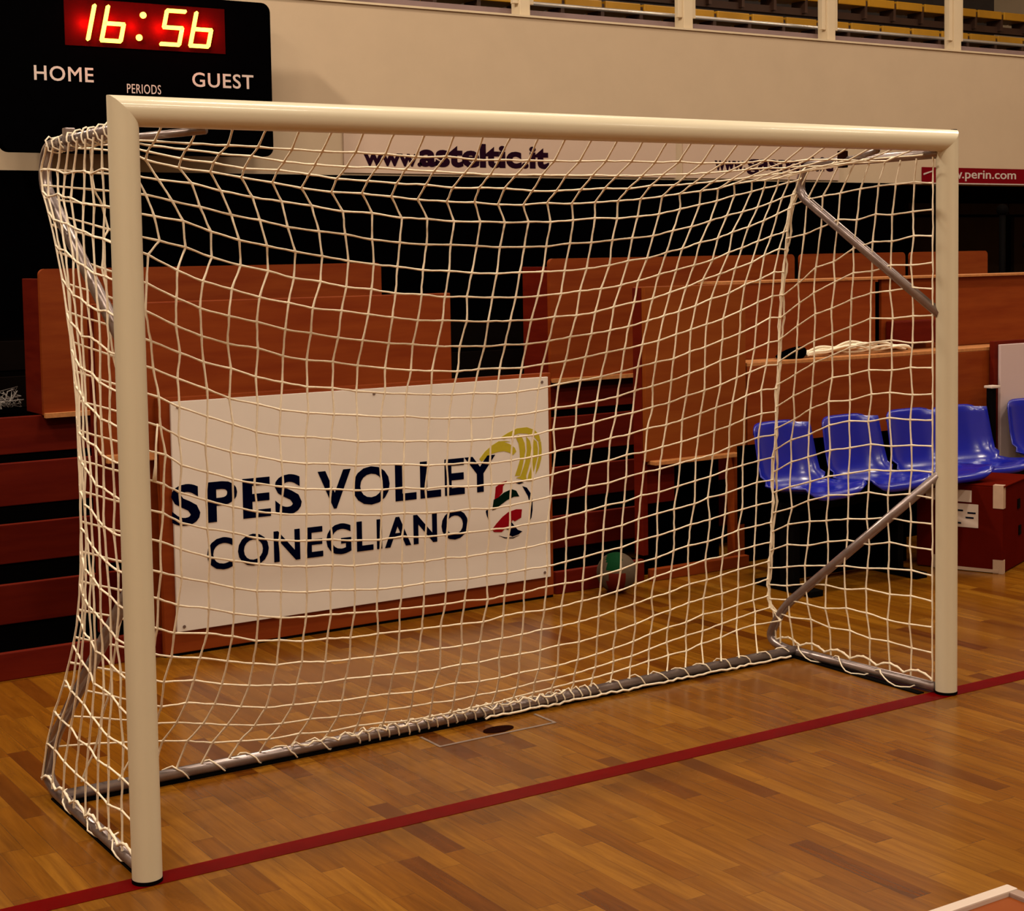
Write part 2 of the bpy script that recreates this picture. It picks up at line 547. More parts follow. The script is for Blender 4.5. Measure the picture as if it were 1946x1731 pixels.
# ------------------------------------------------------------------ banners on the gallery wall
t = thing('banner', 'pale lilac banner lettered www.asteltic.it along the foot of the wall', 'banner', (4.6, 5.98, 2.23))
boxobj('cloth', (3.68, 6.62, 5.985, 5.998, 2.235, 2.56), M_BANNER, t, bev=0)
text_obj('lettering', 'www.', 3.83, 4.30, 2.285, 2.375, 5.985, M_PURPLE, t, bold=0.03)
text_obj('lettering', 'asteltic.it', 4.28, 5.40, 2.285, 2.46, 5.985, M_PURPLE, t, bold=0.04)
t = thing('banner', 'pale lilac banner with a small dark web address behind the right net corner', 'banner', (7.6, 5.98, 2.23))
boxobj('cloth', (6.70, 8.40, 5.985, 5.998, 2.235, 2.53), M_BANNER, t, bev=0)
text_obj('lettering', 'www.', 7.02, 7.35, 2.30, 2.38, 5.985, M_PURPLE, t, bold=0.03)
text_obj('lettering', 'gaspari.it', 7.36, 8.33, 2.27, 2.43, 5.985, M_PURPLE, t, bold=0.035)
t = thing('banner', 'crimson banner lettered www.perin.com right of the right goalpost', 'banner', (10.6, 5.98, 2.22))
boxobj('cloth', (9.42, 11.9, 5.985, 5.998, 2.225, 2.365), M_BRED, t, bev=0)
boxobj('white_edge', (9.42, 11.9, 5.98, 5.985, 2.218, 2.228), M_LETTER, t, bev=0)
text_obj('lettering', 'www', 9.60, 9.93, 2.265, 2.325, 5.985, M_LETTER, t, bold=0.01)
text_obj('lettering', '.perin.com', 9.93, 10.66, 2.245, 2.345, 5.985, M_LETTER, t, bold=0.01)
bm = bmesh.new()
prism(bm, [(9.43, 2.295), (9.54, 2.325), (9.54, 2.335), (9.43, 2.31)], 5.981, 5.985)
link('logo_stroke', bm, M_LETTER, t)

# ------------------------------------------------------------------ stepped grandstand
t = thing('grandstand_steps', 'wooden grandstand steps with red-brown risers and black treads', 'steps', (4, 3.3, 0))
ST = [(2.30, 0.0, 0.11), (2.81, 0.11, 0.28), (3.29, 0.28, 0.46), (3.85, 0.46, 0.67), (4.22, 0.67, 0.86), (4.75, 0.86, 1.03), (5.25, 1.03, 1.2)]
spans = ((-3.0, 9.5),)
for k, (y, z0, z1) in enumerate(ST):
    yn = ST[k+1][0] if k < len(ST)-1 else 5.85
    m_ = M_RISER if k < 5 else M_DARK  # top rows get the colour darkened for shade under the gallery
    # the lowest row is broken by the sign block and the barrier
    for (a, b) in (((-3.0, 0.84), (2.90, 3.44)) if k == 0 else ((-3.0, 9.5),)):
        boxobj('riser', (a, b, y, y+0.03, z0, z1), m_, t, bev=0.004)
        boxobj('tread', (a, b, y+0.03, yn, z1-0.045, z1-0.006), M_TREAD, t, bev=0)
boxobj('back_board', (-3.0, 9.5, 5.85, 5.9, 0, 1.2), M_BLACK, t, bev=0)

t = tag(boxobj('shade_sheet', (-4.0, 9.0, 5.92, 5.95, 0.0, 2.214), M_BLACK, bev=0), 'added black sheet standing in for the shade under the gallery behind the grandstand', 'shade_sheet')  # black sheet added where there is only the dark under the gallery

# raised back panels (y = 4.2)


def high_panel(x0, x1, z0, z1, lab, ret=0.28, step=None, tl=1):
    t = thing('seat_back_panel', lab, 'panel', ((x0+x1)/2, 4.2, z0), 'tall plywood back panels on the grandstand')
    bm = bmesh.new()
    if step:
        poly = [(x0, z0), (step[0], z0), (step[0], step[1]), (x1, step[1]), (x1, z1), (x0+0.03, z1), (x0, z1-0.03)]
    else:
        poly = rrect(x0, x1, z0, z1, 0.03, corners=(0, 0, 1, tl))
    prism(bm, poly, 4.17, 4.20)
    link('board', bm, M_PLY, t)
    if ret:
        boxobj('side_return', (x0, x0+0.03, 4.20, 4.20+ret, z0, z1-0.05), M_RISER, t)
    boxobj('bottom_edge', (x0, x1 if not step else step[0], 4.14, 4.17, z0-0.012, z0+0.012), M_PLYEDGE, t, bev=0)
    return t


high_panel(1.0, 2.98, 0.862, 1.615, 'tall plywood back panel left of the dark aisle, above the steps')
high_panel(4.16, 6.20, 0.862, 1.62, 'tall plywood back panel right of the dark aisle, rounded upper corner')
high_panel(6.26, 7.28, 0.862, 1.62, 'short plywood back panel behind the right diagonal goal tube', ret=0)
high_panel(7.34, 8.16, 0.862, 1.62, 'plywood back panel right of the right goalpost, before the dark doors', ret=0)

# front barrier blocks (y = 2.3)


def front_block(x0, x1, lab, m_=None, zb=0.60):
    m_ = m_ or M_PLY
    t = thing('plywood_barrier', lab, 'barrier', ((x0+x1)/2, 2.3, 0))
    boxobj('front_board', (x0, x1, 2.30, 2.33, zb, 1.48), m_, t)
    boxobj('side_board', (x0-0.004, x0+0.03, 2.33, 2.40, 0.12, 1.475), M_RISER, t)
    boxobj('side_board', (x1-0.03, x1, 2.33, 2.40, 0.29, 1.475), M_RISER, t)
    boxobj('top_board', (x0, x1, 2.33, 2.40, 1.455, 1.478), M_PLY, t)
    return t


t = front_block(0.67, 2.335, 'plywood barrier behind the large white lettered sign', zb=0.86)
boxobj('lower_edge', (0.69, 0.90, 2.27, 2.30, 0.83, 0.865), M_PLYEDGE, t)
boxobj('leg_board', (0.67, 0.80, 2.30, 2.33, 0.42, 0.86), M_RISER, t)
boxobj('inner_board', (0.84, 0.92, 2.33, 2.36, 0.12, 0.83), M_PLY, t)
boxobj('foot_box', (0.84, 0.93, 2.30, 2.45, 0.0, 0.10), M_RISER, t)

t = front_block(3.46, 4.12, 'narrow flush plywood barrier with a light shelf over a black opening', M_PLYLIGHT, zb=0.60)
boxobj('shelf', (3.48, 4.04, 2.25, 2.32, 0.585, 0.605), M_PLYEDGE, t, bev=0.003)
boxobj('leg_post', (4.035, 4.105, 2.30, 2.36, 0.0, 0.58), M_PLY, t)
boxobj('inner_riser', (3.46, 3.67, 2.34, 2.37, 0.38, 0.58), M_RISER, t)
boxobj('opening_shade', (3.50, 4.03, 2.42, 2.44, 0.0, 0.56), M_BLACK, t, bev=0)  # black sheet stands in for the shade inside the opening
boxobj('foot_board', (3.46, 4.10, 2.26, 2.30, 0.0, 0.06), M_PLY, t)

# long two-tier barrier to the right
t = thing('plywood_barrier', 'long two-tier plywood barrier behind the row of blue seats', 'barrier', (6.5, 2.3, 0))
boxobj('front_board', (4.13, 9.4, 2.30, 2.33, 0.42, 1.045), M_PLY, t)
boxobj('ledge', (4.13, 9.4, 2.30, 2.50, 1.045, 1.065), M_PLYEDGE, t, bev=0.003)
boxobj('upper_board', (4.13, 5.27, 2.50, 2.53, 1.065, 1.475), M_PLY, t)
boxobj('upper_board', (5.34, 9.4, 2.52, 2.55, 1.065, 1.475), M_PLY, t)
boxobj('dark_recess', (5.27, 5.34, 2.54, 2.56, 1.065, 1.46), M_BLACK, t, bev=0)  # black fill for the shade in the gap between the boards
boxobj('top_edge', (4.13, 9.4, 2.495, 2.70, 1.475, 1.487), M_PLYEDGE, t, bev=0)
boxobj('opening_shade', (4.13, 9.4, 2.36, 2.38, 0.0, 0.42), M_BLACK, t, bev=0)  # black sheet stands in for the shade below the front board
for x in (4.6, 5.8, 7.0, 8.2):
    boxobj('leg_post', (x, x+0.07, 2.30, 2.35, 0.0, 0.42), M_RISER, t)
tag(boxobj('loudspeaker_box', (5.36, 5.72, 2.44, 2.51, 1.10, 1.235), M_RISER, bev=0.01), 'dark red-brown box on the barrier ledge behind the diagonal goal tube', 'box')

# rolled net on the ledge and black bag
bm = bmesh.new()
for k in range(7):
    ph = random.random()*6
    pts = []
    for i in range(41):
        x = 4.62 + (5.42-4.62)*i/40
        bell = math.sin(PI*i/40)**0.5
        pts.append((x, 2.40 + 0.03*math.sin(9*x+ph), 1.078 + 0.016*bell*(1+math.sin(14*x+ph*2)) + 0.004*k*bell))
    tube(bm, pts, 0.008, 5)
tag(link('rolled_net', bm, M_NET, smooth=True), 'cream net rolled up on the barrier ledge', 'net')
bm = bmesh.new()
bmesh.ops.create_uvsphere(bm, u_segments=20, v_segments=12, radius=1.0)
for v in bm.verts:
    x, y, z = v.co
    z = max(z, -0.55)
    v.co = (4.53 + x*0.10*(1+0.15*z), 2.40+y*0.06, 1.066 + (z+0.55)*(0.034 + 0.02*x))
tag(link('bag', bm, M_BLACK, smooth=True), 'small black bag lying on the ledge beside the rolled net', 'bag')

# ------------------------------------------------------------------ lettered sign with logo
t = thing('advertising_sign', 'large white sign lettered SPES VOLLEY CONEGLIANO behind the goal net', 'sign', (1.9, 2.25, 0))
boxobj('backing_board', (0.905, 2.86, 2.262, 2.298, 0.012, 1.085), M_PLY, t, bev=0.003)
boxobj('panel', (0.955, 2.835, 2.248, 2.262, 0.105, 1.068), M_BOARD, t, bev=0.002)
boxobj('shadow_gap_strip', (0.905, 2.86, 2.268, 2.295, 0.0, 0.012), M_RUBBER, t, bev=0)  # black strip stands in for the shadow gap at the floor
SGY = 2.248
# each word follows the slightly rising line of the print
text_obj('lettering', 'SPES', 0.945, 1.535, 0.548, 0.722, SGY, M_NAVY, t, bold=0.027, space=1.12)
text_obj('lettering', 'VOLLEY', 1.615, 2.53, 0.55, 0.722, SGY, M_NAVY, t, bold=0.027, space=1.12)
text_obj('lettering', 'CONEGLIANO', 1.095, 2.375, 0.345, 0.482, SGY, M_NAVY, t, bold=0.022, space=1.12)
for (x, z) in ((0.985, 1.045), (1.9, 1.045), (2.80, 1.045), (0.985, 0.125), (2.80, 0.13)):
    bm = bmesh.new()
    prism(bm, [(x+0.007*math.cos(k*PI/4), z+0.007*math.sin(k*PI/4)) for k in range(8)], SGY-0.003, SGY)
    link('screw', bm, M_STEEL, t)
LOGO = [
    ('logo_swoosh', M_YEL, [(2.4435, 0.7064), (2.4753, 0.7394), (2.5134, 0.7648), (2.5515, 0.7814), (2.5895, 0.7803), (2.6148, 0.7747), (2.5809, 0.7756), (2.6103, 0.7643), (2.6397, 0.744), (2.6479, 0.7253), (2.6306, 0.7106), (2.6095, 0.7231), (2.5801, 0.7326), (2.5463, 0.7318), (2.5126, 0.7256), (2.4831, 0.712), (2.4557, 0.693)]),
    ('logo_swoosh', M_YEL, [(2.5602, 0.7969), (2.6029, 0.8169), (2.6543, 0.8346), (2.71, 0.836), (2.7529, 0.8202), (2.7784, 0.7947), (2.7866, 0.765), (2.7692, 0.7663), (2.748, 0.7897), (2.7094, 0.8053), (2.6666, 0.8103), (2.6238, 0.801), (2.5812, 0.7881)]),
    ('logo_swoosh', M_YEL, [(2.6601, 0.8036), (2.6833, 0.7874), (2.6957, 0.7612), (2.6993, 0.7248), (2.6876, 0.6751), (2.6784, 0.6398), (2.6671, 0.6082), (2.6393, 0.6107), (2.655, 0.649), (2.6685, 0.684), (2.6672, 0.7274), (2.6615, 0.7639), (2.6491, 0.7865)]),
    ('logo_swoosh', M_YEL, [(2.7049, 0.793), (2.726, 0.7697), (2.734, 0.7329), (2.7309, 0.686), (2.715, 0.6402), (2.7014, 0.6052), (2.7052, 0.5794), (2.6455, 0.6011), (2.6692, 0.6062), (2.6848, 0.6392), (2.6984, 0.6742), (2.7079, 0.7241), (2.7064, 0.7604)]),
    ('logo_swoosh', M_YEL, [(2.7392, 0.7832), (2.7648, 0.7631), (2.7707, 0.7299), (2.7678, 0.6902), (2.754, 0.6477), (2.7404, 0.6126), (2.7332, 0.5769), (2.7073, 0.5785), (2.7144, 0.6076), (2.7347, 0.6566), (2.744, 0.6921), (2.7448, 0.7356)]),
    ('logo_swoosh', M_YEL, [(2.7736, 0.766), (2.7887, 0.7612), (2.7924, 0.7245), (2.7894, 0.6811), (2.7756, 0.6386), (2.7555, 0.6076), (2.7628, 0.6506), (2.7744, 0.6896), (2.7781, 0.7293)]),
    ('logo_ball_outline', M_NAVY, [(2.679, 0.5583), (2.7046, 0.5487), (2.7257, 0.5194), (2.7359, 0.4857), (2.735, 0.4384), (2.7279, 0.4027), (2.7145, 0.3841), (2.7195, 0.4218), (2.7225, 0.4652), (2.7103, 0.5064)]),
    ('logo_ball_outline', M_NAVY, [(2.6388, 0.5855), (2.6623, 0.5834), (2.6879, 0.5738), (2.662, 0.5689), (2.6429, 0.5761)]),
    ('logo_ball_outline', M_NAVY, [(2.4737, 0.4578), (2.4973, 0.4876), (2.4944, 0.4449), (2.4896, 0.415), (2.4796, 0.4357)]),
    ('logo_red_stripe', M_LRED, [(2.5304, 0.5668), (2.5603, 0.5855), (2.5942, 0.5914), (2.5705, 0.5666), (2.5678, 0.5381), (2.5463, 0.5186), (2.523, 0.5101), (2.5278, 0.5419)]),
    ('logo_green_stripe', M_LGREEN, [(2.5187, 0.5088), (2.5463, 0.5186), (2.5762, 0.5373), (2.6189, 0.5495), (2.6443, 0.5398), (2.6609, 0.5111), (2.631, 0.5122), (2.5925, 0.4998), (2.5582, 0.4815), (2.5283, 0.463), (2.5093, 0.4595)]),
    ('logo_red_stripe', M_LRED, [(2.5054, 0.3685), (2.5312, 0.3945), (2.5655, 0.4232), (2.5998, 0.4431), (2.6427, 0.4514), (2.6748, 0.4482), (2.6697, 0.4088), (2.633, 0.3945), (2.6225, 0.4028), (2.6029, 0.3796), (2.5771, 0.3643), (2.5599, 0.3518), (2.5178, 0.3564)]),
    ('logo_ball_outline', M_NAVY, [(2.5834, 0.3637), (2.6159, 0.3927), (2.6284, 0.3769), (2.6493, 0.3529), (2.6749, 0.3429), (2.6532, 0.3307), (2.6188, 0.3236), (2.5935, 0.3373), (2.6066, 0.3539)]),
    ('logo_ball_outline', M_NAVY, [(2.5448, 0.3362), (2.5805, 0.3243), (2.623, 0.3195), (2.6574, 0.3266), (2.6229, 0.3152), (2.5762, 0.3204)]),
]
for (nm, mm, poly) in LOGO:
    bm = bmesh.new()
    vs = [bm.verts.new((x, SGY-0.0015, z)) for x, z in poly]
    ft = bm.faces.new(vs)
    ex = bmesh.ops.extrude_face_region(bm, geom=[ft])
    for v in ex['geom']:
        if isinstance(v, bmesh.types.BMVert):
            v.co.y += 0.0015
    bmesh.ops.triangulate(bm, faces=[q for q in bm.faces if len(q.verts) > 4])
    link(nm, bm, mm, t)


# volleyball
bx, by, bz, br = 3.17, 2.17, 0.098, 0.098
t = thing('volleyball', 'white green and red volleyball on the floor beside the sign', 'ball', (bx, by, 0))
bm = bmesh.new()
bmesh.ops.create_uvsphere(bm, u_segments=36, v_segments=24, radius=br, matrix=Matrix.Translation((bx, by, bz)))
for fc in bm.faces:
    c = (fc.calc_center_median()-Vector((bx, by, bz))).normalized()
    w = 0.8*c.x - 0.6*c.y
    if c.z > 0.28 and -0.5 < w < 0.25: fc.material_index = 1
    elif c.z < 0.08 and -0.45 < w < 0.4: fc.material_index = 2
    else: fc.material_index = 0
link('ball_shell', bm, [mat('ball_grey_white', (0.085, 0.06, 0.04), 0.7, spec=0.05, noise=0.1, nscale=20), mat('ball_green', (0.002, 0.035, 0.010), 0.7, spec=0.05, noise=0.1, nscale=20), mat('ball_red', (0.10, 0.010, 0.004), 0.7, spec=0.05, noise=0.1, nscale=20)], t, smooth=True)  # ball colours darkened for the shade it lies in

# tangled net lying on the left steps
bm = bmesh.new()
for k in range(9):
    pts = []
    cx, cz = 0.70+random.random()*0.25, 0.90
    for i in range(14):
        pts.append((0.62 + 0.36*((i/13+0.13*k) % 1.0) + random.uniform(-.02, .02), 4.45+random.uniform(-.08, .08), 0.875 + 0.12*abs(math.sin(i*0.9+k))*random.random() + 0.01))
    tube(bm, pts, 0.0035, 4)
tag(link('tangled_net', bm, mat('grey_net_cord', (0.16, 0.14, 0.13), 0.8, noise=0.2, nscale=60), smooth=True), 'thin grey net heaped on the upper left grandstand step', 'net')

# ------------------------------------------------------------------ blue seats


def seat_shell(bm, th=0.006):
    """bucket shell in local axes: front towards -y, seat at z=0"""
    prof = [(-0.19, -0.02), (-0.188, 0.0), (-0.17, 0.018), (-0.10, 0.010), (0.0, 0.0), (0.08, 0.004), (0.13, 0.03), (0.165, 0.08), (0.185, 0.15), (0.20, 0.22), (0.212, 0.28), (0.218, 0.312), (0.232, 0.326), (0.258, 0.318)]
    nw = 14
    grid = []
    for i, (y, z) in enumerate(prof):
        rowv = []
        s = i/(len(prof)-1)
        hw = 0.214 - 0.02*max(0, s-0.55)/0.45 - (0.03 if i in (0, len(prof)-1) else 0)
        for j in range(nw+1):
            q = -1 + 2*j/nw
            curl = abs(q)**4
            yy = y - (0.055*curl if s > 0.45 else 0.0) 
            zz = z + (0.035*curl if s < 0.5 else 0.0) - (0.05*abs(q)**6 if s > 0.85 else 0)
            rowv.append(bm.verts.new((q*hw, yy, zz)))
        grid.append(rowv)
    fs = []
    for i in range(len(prof)-1):
        for j in range(nw):
            fs.append(bm.faces.new((grid[i][j], grid[i][j+1], grid[i+1][j+1], grid[i+1][j])))
    bmesh.ops.recalc_face_normals(bm, faces=fs)
    bmesh.ops.solidify(bm, geom=fs, thickness=th)


SEATZ = 0.482
bench = thing('seat_bench_frame', 'black steel bench frame carrying the blue seats behind the net', 'bench frame', (4.6, 1.6, 0))
boxobj('beam', (3.78, 4.76, 1.66, 1.72, 0.385, 0.435), M_RUBBER, bench)
boxobj('black_sheet', (3.80, 4.74, 1.76, 1.78, 0.03, 0.385), M_BLACK, bench)  # thin black sheet below the beam
boxobj('rear_panel', (3.76, 5.0, 1.94, 1.96, 0.30, 0.69), M_BLACK, bench)
for x in (3.84, 4.55):
    boxobj('leg', (x, x+0.04, 1.64, 1.74, 0.03, 0.39), M_RUBBER, bench)
    boxobj('foot', (x-0.02, x+0.06, 1.50, 1.90, 0, 0.03), M_RUBBER, bench)
bm = bmesh.new()
seat_shell(bm)
SEATS = [(3.955, 0.10, 'leftmost blue plastic seat, seen through the net beside the black gap'),
         (4.41, 0.04, 'second blue plastic seat from the left, with a pale curled front lip'),
         (4.865, 0.00, 'third blue plastic seat, just left of the right goalpost'),
         (5.53, -0.10, 'blue plastic seat just right of the right goalpost, above the cardboard box'),
         (6.16, -0.12, 'blue plastic seat cut by the right edge of the picture')]
proto = None
for i, (x, rz, lab) in enumerate(SEATS):
    t = thing('stadium_seat', lab, 'seat', (x, 1.66 if i < 3 else 1.96, SEATZ if i < 3 else 0.435), 'row of blue plastic seats')
    t.rotation_euler = (0, 0, rz)
    if proto is None:
        sh = link('seat_shell', bm, M_BLUE, None, smooth=True)
        sh.parent = t
        b2 = bmesh.new()
        box(b2, -0.12, 0.12, -0.06, 0.08, -0.035, -0.004, bev=0.003)
        pl = link('mounting_plate', b2, M_RUBBER, None)
        pl.parent = t
        proto = (sh, pl)
    else:
        for q in proto:
            c = q.copy()
            COL.objects.link(c)
            c.parent = t
b2f = thing('seat_bench_frame', 'black steel bench frame behind the cardboard box, under the two right blue seats', 'bench frame', (5.8, 1.96, 0))
boxobj('beam', (5.32, 6.5, 1.96, 2.02, 0.35, 0.40), M_RUBBER, b2f)
boxobj('black_sheet', (5.34, 6.5, 2.06, 2.08, 0.03, 0.35), M_BLACK, b2f)  # thin black sheet below the second beam
boxobj('beige_panel', (5.80, 5.84, 1.80, 1.83, 0.47, 0.74), M_PAPER, b2f, bev=0.006)
for x in (5.4, 6.3):
    boxobj('leg', (x, x+0.04, 1.94, 2.04, 0.03, 0.35), M_RUBBER, b2f)
    boxobj('foot', (x-0.02, x+0.06, 1.82, 2.16, 0, 0.03), M_RUBBER, b2f)

# cardboard box
A0 = Vector((4.97, 1.33, 0))
dl = Vector((-0.39, 0.92, 0)).normalized()
dr = Vector((0.92, 0.39, 0)).normalized()
ang = math.atan2(dr.y, dr.x)
t = thing('cardboard_box', 'brown cardboard moving box on the floor right of the goal', 'box', (4.97, 1.33, 0))
t.rotation_euler = (0, 0, ang)
LB, WB, HB = 0.45, 0.47, 0.442


def bxo(name, d, m, bev=0.003):
    b_ = bmesh.new()
    box(b_, *d, bev=bev)
    q = link(name, b_, m)
    q.parent = t
    return q


bxo('carton', (0, WB, 0, LB, 0.004, HB), M_CARD, 0.006)
bxo('top_flap', (0.0, WB, -0.01, LB/2, HB, HB+0.006), M_CARD, 0.001)
bxo('tape', (-0.003, 0.035, -0.003, 0.05, HB-0.11, HB+0.009), M_TAPE, 0.001)
bxo('tape', (-0.003, 0.03, -0.003, 0.05, 0.0, 0.07), M_TAPE, 0.001)
bxo('tape', (-0.003, 0.03, 0.30, 0.36, 0.0, 0.07), M_TAPE, 0.001)
bxo('paper_label', (-0.003, 0.0, 0.125, 0.26, 0.225, 0.345), M_PAPER, 0)
bxo('paper_strip', (-0.003, 0.0, 0.16, 0.40, 0.355, 0.415), M_PAPER, 0)
bxo('floor_strip', (-0.006, -0.002, 0.02, 0.36, 0.004, 0.02), M_TAPE, 0)
b_ = bmesh.new()
for (a, c) in ((0.15, 0.30), (0.215, 0.31), (0.16, 0.275), (0.225, 0.245)):
    box(b_, -0.0045, -0.003, a-0.012, a+0.030, c-0.004, c+0.004)
q = link('label_marks', b_, M_NAVY); q.parent = t
b_ = bmesh.new()
for (a, c) in ((0.24, 0.30), (0.26, 0.16)):
    box(b_, a, a+0.04, -0.0045, -0.0005, c, c+0.05)
q = link('printed_marks', b_, M_RUBBER); q.parent = t

# plain white board behind the seats
t = thing('white_board', 'plain white board propped against the barrier at the right edge', 'board', (6.6, 2.24, 0))
boxobj('panel', (6.02, 7.2, 2.235, 2.255, 0.10, 1.08), mat('lilac_white_board', (0.50, 0.38, 0.37), 0.5, noise=0.03, nscale=4), t)
boxobj('backing_board', (5.99, 7.23, 2.257, 2.293, 0.0, 1.10), M_RISER, t)
t = thing('black_stanchion', 'thin black stanchion with a pale cap left of the plain white board', 'post', (5.90, 2.2, 0))
boxobj('pole', (5.88, 5.92, 2.18, 2.22, 0.0, 0.835), M_RUBBER, t)
boxobj('cap', (5.87, 5.945, 2.17, 2.23, 0.835, 0.85), M_PAPER, t)

# ------------------------------------------------------------------ floor markings and fittings
tag(boxobj('goal_line', (-6.9, 12.0, -0.04, 0.04, 0.0002, 0.0014), M_RED, bev=0), 'red painted goal line crossing the parquet floor under both posts', 'floor line')
t = thing('floor_socket', 'round floor socket cover in front of the rear goal bar', 'floor socket', (1.47, 0.60, 0))
bm = bmesh.new()
prism(bm, [(0.06*math.cos(k*PI/12), 0.032*math.sin(k*PI/12)) for k in range(24)], -0.0030, 0.0)
for v in bm.verts:
    x, y, z = v.co
    v.co = (1.49+x, 0.60+z, -y)
link('recess', bm, M_HOLE, t)
bm = bmesh.new()
box(bm, 1.22, 1.70, 0.545, 0.556, 0.0003, 0.0022)
box(bm, 1.22, 1.23, 0.556, 0.68, 0.0003, 0.0022)
box(bm, 1.69, 1.70, 0.556, 0.68, 0.0003, 0.0022)
link('cover_edge', bm, M_GROOVE, t)

# pale edged board at the lower right
t = thing('edged_board', 'reddish board with pale metal edging lying at the lower right corner', 'board', (1.3, -1.9, 0))
boxobj('edge_trim', (0.85, 1.79, -1.40, -1.365, 0.0, 0.024), M_PAPER, t)
boxobj('edge_trim', (1.755, 1.79, -2.3, -1.40, 0.0, 0.022), mat('mauve_trim', (0.30, 0.20, 0.16), 0.4, noise=0.1, nscale=20), t)
boxobj('panel', (0.85, 1.755, -2.3, -1.40, 0.0, 0.010), M_PLYLIGHT, t, bev=0)

# ------------------------------------------------------------------ the goal
G = thing('handball_goal', 'large white goal with cream net standing on the red line', 'goal', (1.54, 0, 0))
R0 = 0.04


def mitred(bm, p0, p1, axis, out0, out1, sides=40):
    """cylinder between p0 and p1; rings sheared so that the ends meet at 45 degrees. axis 'x' or 'z'"""
    rings = []
    for (p, o_) in ((p0, out0), (p1, out1)):
        ring = []
        for k in range(sides):
            a = 2*PI*k/sides
            c, s = math.cos(a)*R0, math.sin(a)*R0
            if axis == 'z':
                v = Vector((p[0]+c, p[1]+s, p[2] + o_*c))
            else:
                v = Vector((p[0] + o_*c, p[1]+s, p[2]+c))
            ring.append(bm.verts.new(v))
        rings.append(ring)
    for k in range(sides):
        bm.faces.new((rings[0][k], rings[0][(k+1) % sides], rings[1][(k+1) % sides], rings[1][k]))
    for rg in rings:
        bm.faces.new([bm.verts.new(v.co) for v in rg])


def shade_sides(o):
    for p in o.data.polygons:
        if len(p.vertices) == 4:
            p.use_smooth = True


for (x, sgn) in ((0.0, -1.0), (3.08, 1.0)):
    bm = bmesh.new()
    mitred(bm, (x, 0, 0.012), (x, 0, 2.04), 'z', 0.0, sgn)
    shade_sides(link('goalpost', bm, M_WHITE, G))
    bm = bmesh.new()
    bmesh.ops.create_cone(bm, cap_ends=True, segments=32, radius1=0.041, radius2=0.041, depth=0.0104, matrix=Matrix.Translation((x, 0, 0.0068)))
    link('rubber_foot', bm, M_RUBBER, G)
bm = bmesh.new()
mitred(bm, (0, 0, 2.04), (3.08, 0, 2.04), 'x', -1.0, 1.0)
shade_sides(link('crossbar', bm, M_WHITE, G))
boxobj('corner_cap', (3.105, 3.124, -0.008, 0.008, 2.066, 2.082), M_RUBBER, G, bev=0.002)

TR = 0.0185
for (x, xf, sx) in ((0.0, 0.0, 1), (3.0, 3.055, -1)):
    tubeobj('upper_side_tube', fillet([(xf, 0.02, 1.995), (x, 0.66, 1.99), (x, 0.70, 1.88), (xf, 0.01, 1.41)], [0, .12, .10, 0]), TR, M_STEEL, G)
    tubeobj('lower_side_tube', fillet([(xf, 0.01, 0.82), (x, 0.80, 0.19), (x, 0.885, 0.05), (x, 0.80, 0.022), (xf, 0.03, 0.022)], [0, .10, .07, .06, 0]), TR, M_STEEL, G)
    tubeobj('corner_brace', [(x, 0.45, 1.985), (x+sx*0.24, 0.035, 2.0)], 0.011, M_STEEL, G, 10)
    boxobj('brace_clamp', (x-0.015, x+0.015, 0.435, 0.465, 1.965, 2.03), M_HOLE if sx < 0 else M_STEEL, G, bev=0.004)
    boxobj('ground_plate', (x-0.016, x+0.016, 0.05, 0.80, 0.0, 0.005), M_RUBBER, G, bev=0)
tubeobj('rear_ground_bar', [(0.0, 0.73, 0.028), (3.0, 0.73, 0.028)], TR, M_STEEL, G)
boxobj('rear_floor_strip', (0.02, 2.98, 0.715, 0.745, 0.0, 0.010), M_RUBBER, G, bev=0)

